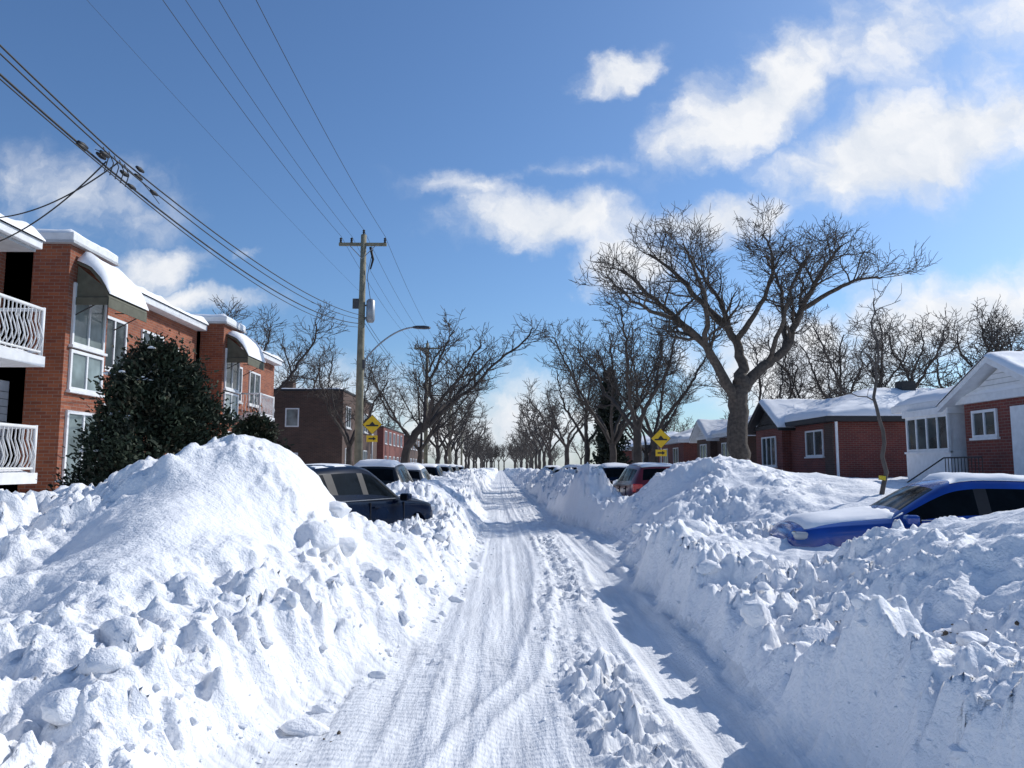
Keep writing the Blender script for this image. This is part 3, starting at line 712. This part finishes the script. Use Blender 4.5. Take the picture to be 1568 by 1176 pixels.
make_car((4.1,43.5),R(90),M['p_navy'],SUV,('roof','hood'),snowth=.06,seed=10,zoff=.08)
make_car((4.1,51),R(90),M['p_grey'],HAT,('roof','hood'),snowth=.08,seed=12,zoff=.15)
make_car((4.0,60),R(90),M['p_grey'],SUV,('roof',),snowth=.06,seed=11,zoff=.1)

# ------------------------------------------------------------ buildings, left
def flat(z): return lambda X,Y: X*0+z
def win_x(root,tag,x,y0,y1,z0,z1,mull=1,out=1,glass='glass',t=.07):
    s=out
    f=lambda a,b:(min(x+s*a,x+s*b),max(x+s*a,x+s*b))
    fr=[(*f(-.02,.05),y0,y1,z1-t,z1),(*f(-.02,.05),y0,y1,z0,z0+t),(*f(-.02,.05),y0,y0+t,z0+t,z1-t),(*f(-.02,.05),y1-t,y1,z0+t,z1-t)]
    for k in range(1,mull+1):
        c=y0+(y1-y0)*k/(mull+1); fr.append((*f(-.02,.045),c-t*.4,c+t*.4,z0+t,z1-t))
    fr.append((*f(-.02,.10),y0-.05,y1+.05,z0-.06,z0-.003))
    boxes('window_frame_'+tag,M['white'],fr,root)
    boxes('window_glass_'+tag,M[glass],[(*f(-.02,.012),y0+t,y1-t,z0+t,z1-t)],root)
def win_y(root,tag,y,x0,x1,z0,z1,mull=1,glass='glass',t=.07):
    fr=[(x0,x1,y-.05,y+.02,z1-t,z1),(x0,x1,y-.05,y+.02,z0,z0+t),(x0,x0+t,y-.05,y+.02,z0+t,z1-t),(x1-t,x1,y-.05,y+.02,z0+t,z1-t)]
    for k in range(1,mull+1):
        c=x0+(x1-x0)*k/(mull+1); fr.append((c-t*.4,c+t*.4,y-.045,y+.02,z0+t,z1-t))
    boxes('window_frame_'+tag,M['white'],fr,root)
    boxes('window_glass_'+tag,M[glass],[(x0+t,x1-t,y-.012,y+.02,z0+t,z1-t)],root)
def railing(root,tag,x,y0,y1,z,xi,h=.9):
    T=Tubes()
    for zz,r in ((z+h,.035),(z+.08,.025)):
        T.add([Vector((xi,y0,zz)),Vector((x,y0,zz))],[r]*2,6,True); T.add([Vector((x,y0,zz)),Vector((x,y1,zz))],[r]*2,6,True); T.add([Vector((x,y1,zz)),Vector((xi,y1,zz))],[r]*2,6,True)
    def bal(px,py,ox,oy):
        pts=[Vector((px+ox*b,py+oy*b,z+.08+(h-.08)*t)) for t,b in ((0,.0),(.15,.07),(.3,.1),(.5,.05),(.7,-.01),(.85,.0),(1,0))]
        T.add(pts,[.013]*7,5)
    k=int((y1-y0)/.115)
    for i in range(1,k): bal(x,y0+(y1-y0)*i/k,1,0)
    k=int(abs(x-xi)/.115)
    for i in range(1,k):
        bal(xi+(x-xi)*i/k,y0,0,-1); bal(xi+(x-xi)*i/k,y1,0,1)
    for a,b in ((x,y0),(x,y1)): T.add([Vector((a,b,z)),Vector((a,b,z+h+.04))],[.04,.04],6,True)
    T.obj('railing_'+tag,M['white'],root)
    boxes('slab_'+tag,M['white'],[(xi,x+.06,y0-.06,y1+.06,z-.2,z)],root)
    snow_cap('snow_'+tag,xi+.1,x-.05,y0,y1,flat(z),.10,root,seed=int(abs(z*7))+3)
def duplex(name,yb,length,pre,brick,seed):
    """yb: y of the projecting bay; pre: length of the balcony section in front of it"""
    root=empty(name)
    boxes('walls',brick,[(-20,-10.9,yb-pre,yb,-.2,6.45),(-20,-10.3,yb,yb+length-pre,-.2,6.45)],root)
    boxes('bay',brick,[(-10.9+.0,-9.5,yb,yb+1.75,-.2,6.62)],root)
    boxes('bay_cap',M['white'],[(-11.0,-9.38,yb-.12,yb+1.87,6.62,6.80)],root,.02)
    boxes('bay_coping',M['grey'],[(-10.98,-9.36,yb-.14,yb+1.89,6.56,6.617)],root)
    snow_cap('bay_snow',-11,-9.4,yb-.1,yb+1.85,flat(6.80),.10,root,seed=seed)
    ye=yb-2.0
    if pre>2:
        boxes('eaves',M['white'],[(-20.2,-8.9,yb-pre-.2,ye,5.86,6.02)],root,.015)
        boxes('eave_soffit',M['grey'],[(-10.9,-9.0,yb-pre-.15,ye-.05,5.8,5.857)],root)
        boxes('parapet',brick,[(-20,-10.9,ye,yb,6.45,6.5)],root)
        snow_cap('roof_snow',-20,-8.85,yb-pre-.2,ye,flat(6.02),.2,root,seed=seed+1)
        boxes('downpipe',M['white'],[(-10.88,-10.8,ye+.5,ye+.58,1.0,6.0)],root)
    boxes('eaves_b',M['white'],[(-20.2,-9.95,yb+3.2,yb+length-pre-.02,6.25,6.45)],root,.015)
    snow_cap('roof_snow_b',-20,-9.9,yb+3.2,yb+length-pre,flat(6.45),.2,root,seed=seed+2)
    snow_cap('roof_snow_c',-20,-10.35,yb+1.9,yb+3.15,flat(6.45),.15,root,seed=seed+2)
    V=[];F=[]
    y0,y1=yb+.25,yb+2.1
    for yy in (y0,y1):
        for (a,b) in ((-9.48,6.25),(-9.15,6.1),(-8.85,5.78),(-8.72,5.42),(-8.76,5.42),(-8.9,5.72),(-9.18,6.04),(-9.48,6.19)): V.append((a,yy,b))
    F=[(i,(i+1)%8,(i+1)%8+8,i+8) for i in range(8)]+[tuple(range(8))[::-1],tuple(range(8,16))]
    mesh_obj('awning',V,F,M['olive'],root)
    boxes('awning_valance',M['olive'],[(-9.45,-8.75,y0-.01,y0+.01,5.25,5.42),(-8.745,-8.725,y0,y1,5.2,5.42)],root)
    mesh_obj('awning_side',[(-9.47,y0+.03,6.15),(-8.9,y0+.03,5.7),(-8.76,y0+.03,5.42),(-9.47,y0+.03,5.42)],[(0,1,2,3)],M['olive'],root)
    snow_cap('awning_snow',-9.45,-8.7,y0-.04,y1+.04,lambda X,Y:np.interp(X,[-9.48,-9.15,-8.85,-8.72],[6.26,6.12,5.8,5.5]),.26,root,seed=seed+5,edge=.2)
    t=Tubes()
    for yy in (y0+.02,y1-.02): t.add([Vector((-9.5,yy,5.0)),Vector((-8.74,yy,5.42))],[.015]*2,5); t.add([Vector((-8.74,yy,5.42)),Vector((-9.5,yy,5.42))],[.015]*2,5)
    t.obj('awning_frame',M['black'],root)
    win_x(root,'bay_upper',-9.5,yb+.2,yb+1.6,4.35,5.75,1,1,'glass_t'); win_x(root,'bay_mid',-9.5,yb+.2,yb+1.6,3.35,4.25,1,1,'glass_t'); win_x(root,'bay_lower',-9.5,yb+.2,yb+1.6,1.2,2.9,1,1,'glass_t')
    win_x(root,'side_upper',-10.3,yb+3.0,yb+4.3,4.2,5.6,1); win_x(root,'side_lower',-10.3,yb+3.0,yb+4.3,1.4,2.8,1)
    win_x(root,'far_upper',-10.3,yb+5.2,yb+6.6,4.2,5.6,1)
    win_x(root,'door_upper',-10.9,yb-3.5,yb-2.5,3.62,5.65,0,1,'glass_t'); win_x(root,'door_lower',-10.9,yb-3.5,yb-2.5,1.5,3.3,0,1,'glass_t')
    win_x(root,'near_upper',-10.9,yb-5.6,yb-4.2,4.2,5.6,1); win_x(root,'near_lower',-10.9,yb-5.6,yb-4.2,1.9,3.2,1)
    boxes('lintels',M['grey'],[(-10.28,-10.25,yb+2.2,yb+length-pre-.3,3.05,3.3)],root)
    if pre>2:
        railing(root,'upper',-8.75,yb-pre+.2,yb-2.1,3.75,-10.9,.9); railing(root,'lower',-8.75,yb-pre+.2,yb-2.1,1.55,-10.9,.85)
        boxes('siding',M['grey'],[(-10.89,-10.62,yb-1.55,yb-.02,1.4,3.5)],root)
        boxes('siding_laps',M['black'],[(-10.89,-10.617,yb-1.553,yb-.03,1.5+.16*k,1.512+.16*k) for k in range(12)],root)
    else:
        railing(root,'far',-9.5,yb+4.2,yb+6.0,3.7,-10.3,.85)
    return root
duplex('brick_apartment_building',16.7,16.8,7.6,M['brick_o'],1)
duplex('brick_apartment_building',26.2,9.0,.3,M['brick_o'],11)
def block(name,x0,x1,y0,y1,H,brick,seed,par=.35):
    root=empty(name)
    boxes('walls',brick,[(x0,x1,y0,y1,-.2,H)],root); boxes('parapet_cap',M['black'],[(x0-.05,x1+.05,y0-.05,y1+.05,H+.003,H+.12)],root)
    snow_cap('roof_snow',x0+.2,x1-.1,y0+.1,y1-.1,flat(H+.12),.1,root,seed=seed)
    face=x1 if x1<0 else x0; s=1 if x1<0 else -1
    k=int((y1-y0)/3)
    for i in range(k):
        a=y0+.8+i*3; 
        for z in (1.5,4.0):
            if z+1.3<H: win_x(root,'f%d_%d'%(i,z),face,a,a+1.4,z,z+1.3,1,s)
    win_y(root,'side_a',y0,x0+(x1-x0)*.38,x0+(x1-x0)*.38+.8,4,5.1,0,'glass_t'); win_y(root,'side_b',y0,x0+(x1-x0)*.38,x0+(x1-x0)*.38+.8,1.4,2.5,0)
    boxes('chimney',brick,[(x0+1.2,x0+1.9,y0+2,y0+2.7,H,H+.8)],root)
    return root
block('brown_brick_building',-14.6,-9.2,45,55,6.1,M['brick_b'],31)
block('brick_row_house',-18,-11.5,58,72,5.6,M['brick_b'],33)
block('brick_row_house',-18,-11.5,76,92,5.6,M['brick_r'],34)
block('brick_row_house',-18,-11.5,98,118,5.6,M['brick_b'],35)

# ------------------------------------------------------------ bungalows, right
def bungalow(name,x0,x1,y0,y1,eave,ridge,brick,seed,gable=None,gcol='white',fascia='white',wins=(),base=-.2,th=.22):
    root=empty(name)
    boxes('walls',brick,[(x0,x1,y0,y1,base,eave)],root)
    o=.45; X0,X1,Y0,Y1=x0-o,x1+o,y0-o,y1+o
    boxes('fascia',M[fascia],[(X0,X1,Y0,Y1,eave+.003,eave+.2)],root)
    slope=.34
    def hip(X,Y):
        d=np.minimum(np.minimum(X-X0,X1-X),np.minimum(Y-Y0,Y1-Y)); return eave+.2+np.minimum(d*slope,ridge-eave-.2)
    snow_cap('roof_snow',X0+.02,X1-.02,Y0+.02,Y1-.02,hip,th,root,seed=seed,edge=.2)
    if gable:
        g0,g1,gz_,px=gable; c=(g0+g1)/2; gx=x0-px
        boxes('gable_wall',brick,[(gx,x0+.0-.003,g0+.15,g1-.15,base,eave-.003)],root)
        V=[(gx-.03,g0,eave),(gx-.03,g1,eave),(gx-.03,c,gz_),(x0+4,g0,eave),(x0+4,g1,eave),(x0+4,c,gz_)]
        mesh_obj('gable_front',V,[(0,2,1),(3,4,5),(0,1,4,3),(1,2,5,4),(0,3,5,2)],M[gcol],root)
        laps=[]
        z=eave+.12
        while z<gz_-.12:
            hw=(g1-g0)/2*(1-(z-eave)/(gz_-eave))-.04; laps.append((gx-.045,gx-.03,c-hw,c+hw,z,z+.015)); z+=.13
        boxes('gable_siding_laps',M['grey'] if gcol=='white' else M['black'],laps,root)
        for s_ in (-1,1):
            a=Vector((gx-.38,c+s_*((g1-g0)/2+.45),eave-.16)); b=Vector((gx-.38,c,gz_+.1))
            V=[]; 
            for xx_ in (gx-.38,x0+4):
                for p_,dz in ((a,0),(b,0),(b,.16),(a,.16)): V.append((xx_,p_.y,p_.z+dz))
            mesh_obj('rake_board',V,[(0,1,2,3),(7,6,5,4),(0,4,5,1),(1,5,6,2),(2,6,7,3),(3,7,4,0)],M[fascia],root)
        def gf(X,Y): return gz_+.26-np.abs(Y-c)*(gz_+.26-eave)/((g1-g0)/2+.45)
        snow_cap('gable_snow',gx-.42,x0+4,c-(g1-g0)/2-.48,c+(g1-g0)/2+.48,gf,.14,root,seed=seed+7,edge=.12)
    for i,w in enumerate(wins): win_x(root,str(i),x0-(w[5] if len(w)>5 else 0),w[0],w[1],w[2],w[3],w[4],-1)
    return root
hA=bungalow('brick_bungalow',12.6,22,13,23.2,3.3,4.5,M['brick_r'],41,gable=(16.7,20.2,4.1,.35),
   wins=[(18.7,19.7,2.4,3.1,1,.35),(14.2,15.8,2.2,3.1,1)],th=.18)
boxes('bay_window_panels',M['white'],[(12.05,12.597,20.45,22.7,0,2.1),(12.0,12.597,20.4,22.75,3.1,3.29)],hA,.01)
win_x(hA,'bay',12.1,20.5,22.65,2.1,3.1,3,-1)
boxes('bay_sides',M['white'],[(12.12,12.597,20.55,22.6,2.1,3.1)],hA)
boxes('entry_door',M['white'],[(12.16,12.245,17.3,18.1,1.1,3.1)],hA)
boxes('foundation',M['grey'],[(12.2,12.24,16.9,20.0,0,1.3)],hA)
t=Tubes()
for k in range(12): t.add([Vector((11.6,18.4+k*.14,1.1)),Vector((11.6,18.4+k*.14,1.9))],[.012]*2,4)
t.add([Vector((11.6,18.4,1.9)),Vector((11.6,20.0,1.9))],[.02]*2,5); t.add([Vector((11.6,20.0,1.9)),Vector((10.9,20.7,1.2))],[.02]*2,5)
t.obj('handrail',M['black'],hA)
hB=bungalow('brick_bungalow',13.2,23,30.2,39.5,3.45,4.9,M['brick_r'],51,gable=(34.6,38.4,4.5,.4),gcol='black',fascia='black',
   wins=[(31.2,33.0,2.1,3.2,1),(35.5,37.4,1.7,3.1,2,.4)])
boxes('chimney',M['black'],[(17.5,18.1,33,33.6,4.8,5.4),(20,20.3,32,32.3,4.8,5.3)],hB)
boxes('stone_corner',M['brick_b'],[(13.14,13.197,30.2,31.0,0,3.4)],hB)
hC=bungalow('brick_bungalow',13.2,23,43,51,3.4,4.7,M['brick_b'],61,gable=(46.6,50,4.3,.4),fascia='white',wins=[(44,45.6,1.9,3.1,1),(47.5,49,1.9,3.1,1,.4)])
hD=bungalow('brick_bungalow',13,23,54.5,63,3.4,4.6,M['brick_r'],71,fascia='white',wins=[(56,57.6,1.9,3.1,1),(59.5,61,1.9,3.1,1)])
hE=bungalow('brick_bungalow',13,23,67,76,3.4,4.6,M['brick_b'],81,fascia='black',wins=[(69,70.6,1.9,3.1,1)])
hF=bungalow('brick_bungalow',12.5,23,80,92,3.4,4.8,M['brick_r'],91,wins=[(82,83.6,1.9,3.1,1)])
t=Tubes(); t.add([Vector((12.9,29.3,.9)),Vector((12.9,29.3,3.4))],[.05,.05],6); 
t.obj('downspout',M['white'],hB)

# ------------------------------------------------------------ sun, sky
SUN_AZ=59; SUN_EL=35
d=Vector((math.sin(R(SUN_AZ))*math.cos(R(SUN_EL)),math.cos(R(SUN_AZ))*math.cos(R(SUN_EL)),math.sin(R(SUN_EL))))
L=bpy.data.lights.new('sun','SUN'); L.energy=3.65; L.angle=R(.53); L.color=(1,.97,.92)
lo=bpy.data.objects.new('sun',L); COL.objects.link(lo); lo.rotation_euler=(-d).to_track_quat('-Z','Y').to_euler(); lo.location=(20,20,40)
w=bpy.data.worlds.new('World'); scene.world=w; w.use_nodes=True; nt=w.node_tree; bg=nt.nodes['Background']
sky=N(nt,'ShaderNodeTexSky',sky_type='NISHITA'); sky.sun_disc=False; sky.sun_elevation=R(SUN_EL); sky.sun_rotation=R(SUN_AZ); sky.air_density=1.0; sky.dust_density=.8; sky.ozone_density=2.8; sky.altitude=50
bg.inputs['Strength'].default_value=.11
tint=N(nt,'ShaderNodeVectorMath',operation='MULTIPLY'); tint.inputs[1].default_value=(.75,.96,1.18); nt.links.new(sky.outputs[0],tint.inputs[0])
tc=N(nt,'ShaderNodeTexCoord'); sp=N(nt,'ShaderNodeSeparateXYZ'); nt.links.new(tc.outputs['Generated'],sp.inputs[0])
def mth(op,a,b=None,c=None):
    n=N(nt,'ShaderNodeMath',operation=op)
    for i,v in enumerate((a,b,c)):
        if v is None: continue
        if isinstance(v,(int,float)): n.inputs[i].default_value=v
        else: nt.links.new(v,n.inputs[i])
    return n.outputs[0]
ay=mth('MAXIMUM',mth('ABSOLUTE',sp.outputs['Y']),.08)
ca=mth('DIVIDE',sp.outputs['X'],ay); ce=mth('DIVIDE',sp.outputs['Z'],ay)
cb=N(nt,'ShaderNodeCombineXYZ'); nt.links.new(ca,cb.inputs['X']); nt.links.new(ce,cb.inputs['Y'])
dn=N(nt,'ShaderNodeTexNoise'); dn.inputs['Scale'].default_value=7; dn.inputs['Detail'].default_value=6; dn.inputs['Roughness'].default_value=.62; nt.links.new(cb.outputs[0],dn.inputs['Vector'])
ds=N(nt,'ShaderNodeVectorMath',operation='MULTIPLY_ADD'); nt.links.new(dn.outputs['Color'],ds.inputs[0]); ds.inputs[1].default_value=(.16,.12,0); nt.links.new(cb.outputs[0],ds.inputs[2])
off=N(nt,'ShaderNodeVectorMath',operation='SUBTRACT'); nt.links.new(ds.outputs[0],off.inputs[0]); off.inputs[1].default_value=(.08,.06,0)
clouds=[(.165,.540,.075,.028,28,.9),(.345,.505,.15,.056,38,1.05),(.24,.44,.05,.03,30,.6),(.56,.43,.19,.066,14,1.15),(.68,.47,.12,.04,10,.8),
 (.06,.335,.14,.038,5,.95),(-.03,.37,.10,.025,-15,.5),(.10,.41,.14,.015,8,.3),(.26,.335,.13,.030,0,.9),(.17,.275,.08,.045,0,.85),(-.57,.36,.14,.06,-10,.5),(-.455,.262,.08,.03,8,.9),(-.385,.213,.1,.018,0,.7),
 (-.325,.29,.02,.012,0,.4),(.40,.13,.16,.06,0,1.0),(.62,.20,.26,.06,10,.8),(.56,.60,.28,.08,20,.46),(.02,.05,.14,.06,0,.85),(.75,.62,.25,.10,25,.45),(-.25,.10,.2,.04,0,.6)]
mask=None
for (a,e,ra,re,an,wgt) in clouds:
    mp=N(nt,'ShaderNodeMapping',vector_type='TEXTURE'); mp.inputs['Location'].default_value=(a,e,0); mp.inputs['Rotation'].default_value=(0,0,R(an)); mp.inputs['Scale'].default_value=(ra*1.4,re*1.6,1)
    nt.links.new(off.outputs[0],mp.inputs['Vector'])
    ln=N(nt,'ShaderNodeVectorMath',operation='LENGTH'); nt.links.new(mp.outputs[0],ln.inputs[0])
    v=mth('MULTIPLY',mth('MAXIMUM',mth('SUBTRACT',1,ln.outputs['Value']),0),wgt)
    mask=v if mask is None else mth('MAXIMUM',mask,v)
cn=N(nt,'ShaderNodeTexNoise'); cn.inputs['Scale'].default_value=10; cn.inputs['Detail'].default_value=8; cn.inputs['Roughness'].default_value=.57; nt.links.new(off.outputs[0],cn.inputs['Vector'])
val=mth('ADD',mask,mth('MULTIPLY',mth('SUBTRACT',cn.outputs['Fac'],.5),1.2))
mr=N(nt,'ShaderNodeMapRange',interpolation_type='SMOOTHSTEP'); mr.inputs['From Min'].default_value=.04; mr.inputs['From Max'].default_value=.74; nt.links.new(val,mr.inputs['Value'])
gate=mth('MINIMUM',mth('MULTIPLY',mask,4),1)
dens=mth('MULTIPLY',mth('MULTIPLY',mr.outputs[0],gate),.96)
crp=N(nt,'ShaderNodeValToRGB'); crp.color_ramp.elements[0].color=(6.6,7.1,7.9,1); crp.color_ramp.elements[1].color=(8.6,8.7,8.9,1); crp.color_ramp.elements[0].position=.38; crp.color_ramp.elements[1].position=.62
nt.links.new(cn.outputs['Fac'],crp.inputs['Fac'])
mx=N(nt,'ShaderNodeMix',data_type='RGBA'); nt.links.new(dens,mx.inputs[0]); nt.links.new(tint.outputs[0],mx.inputs[6]); nt.links.new(crp.outputs[0],mx.inputs[7])
nt.links.new(mx.outputs[2],bg.inputs['Color'])
try:
    w.cycles.sampling_method='MANUAL'; w.cycles.sample_map_resolution=512
except Exception: pass

# ------------------------------------------------------------ camera
cam=bpy.data.cameras.new('camera'); cam.lens=27; cam.sensor_width=36; cam.clip_end=2000; cam.clip_start=.05
co=bpy.data.objects.new('camera',cam); COL.objects.link(co); co.location=(0,0,1.65); co.rotation_euler=(R(96.2),0,R(-.88)); scene.camera=co
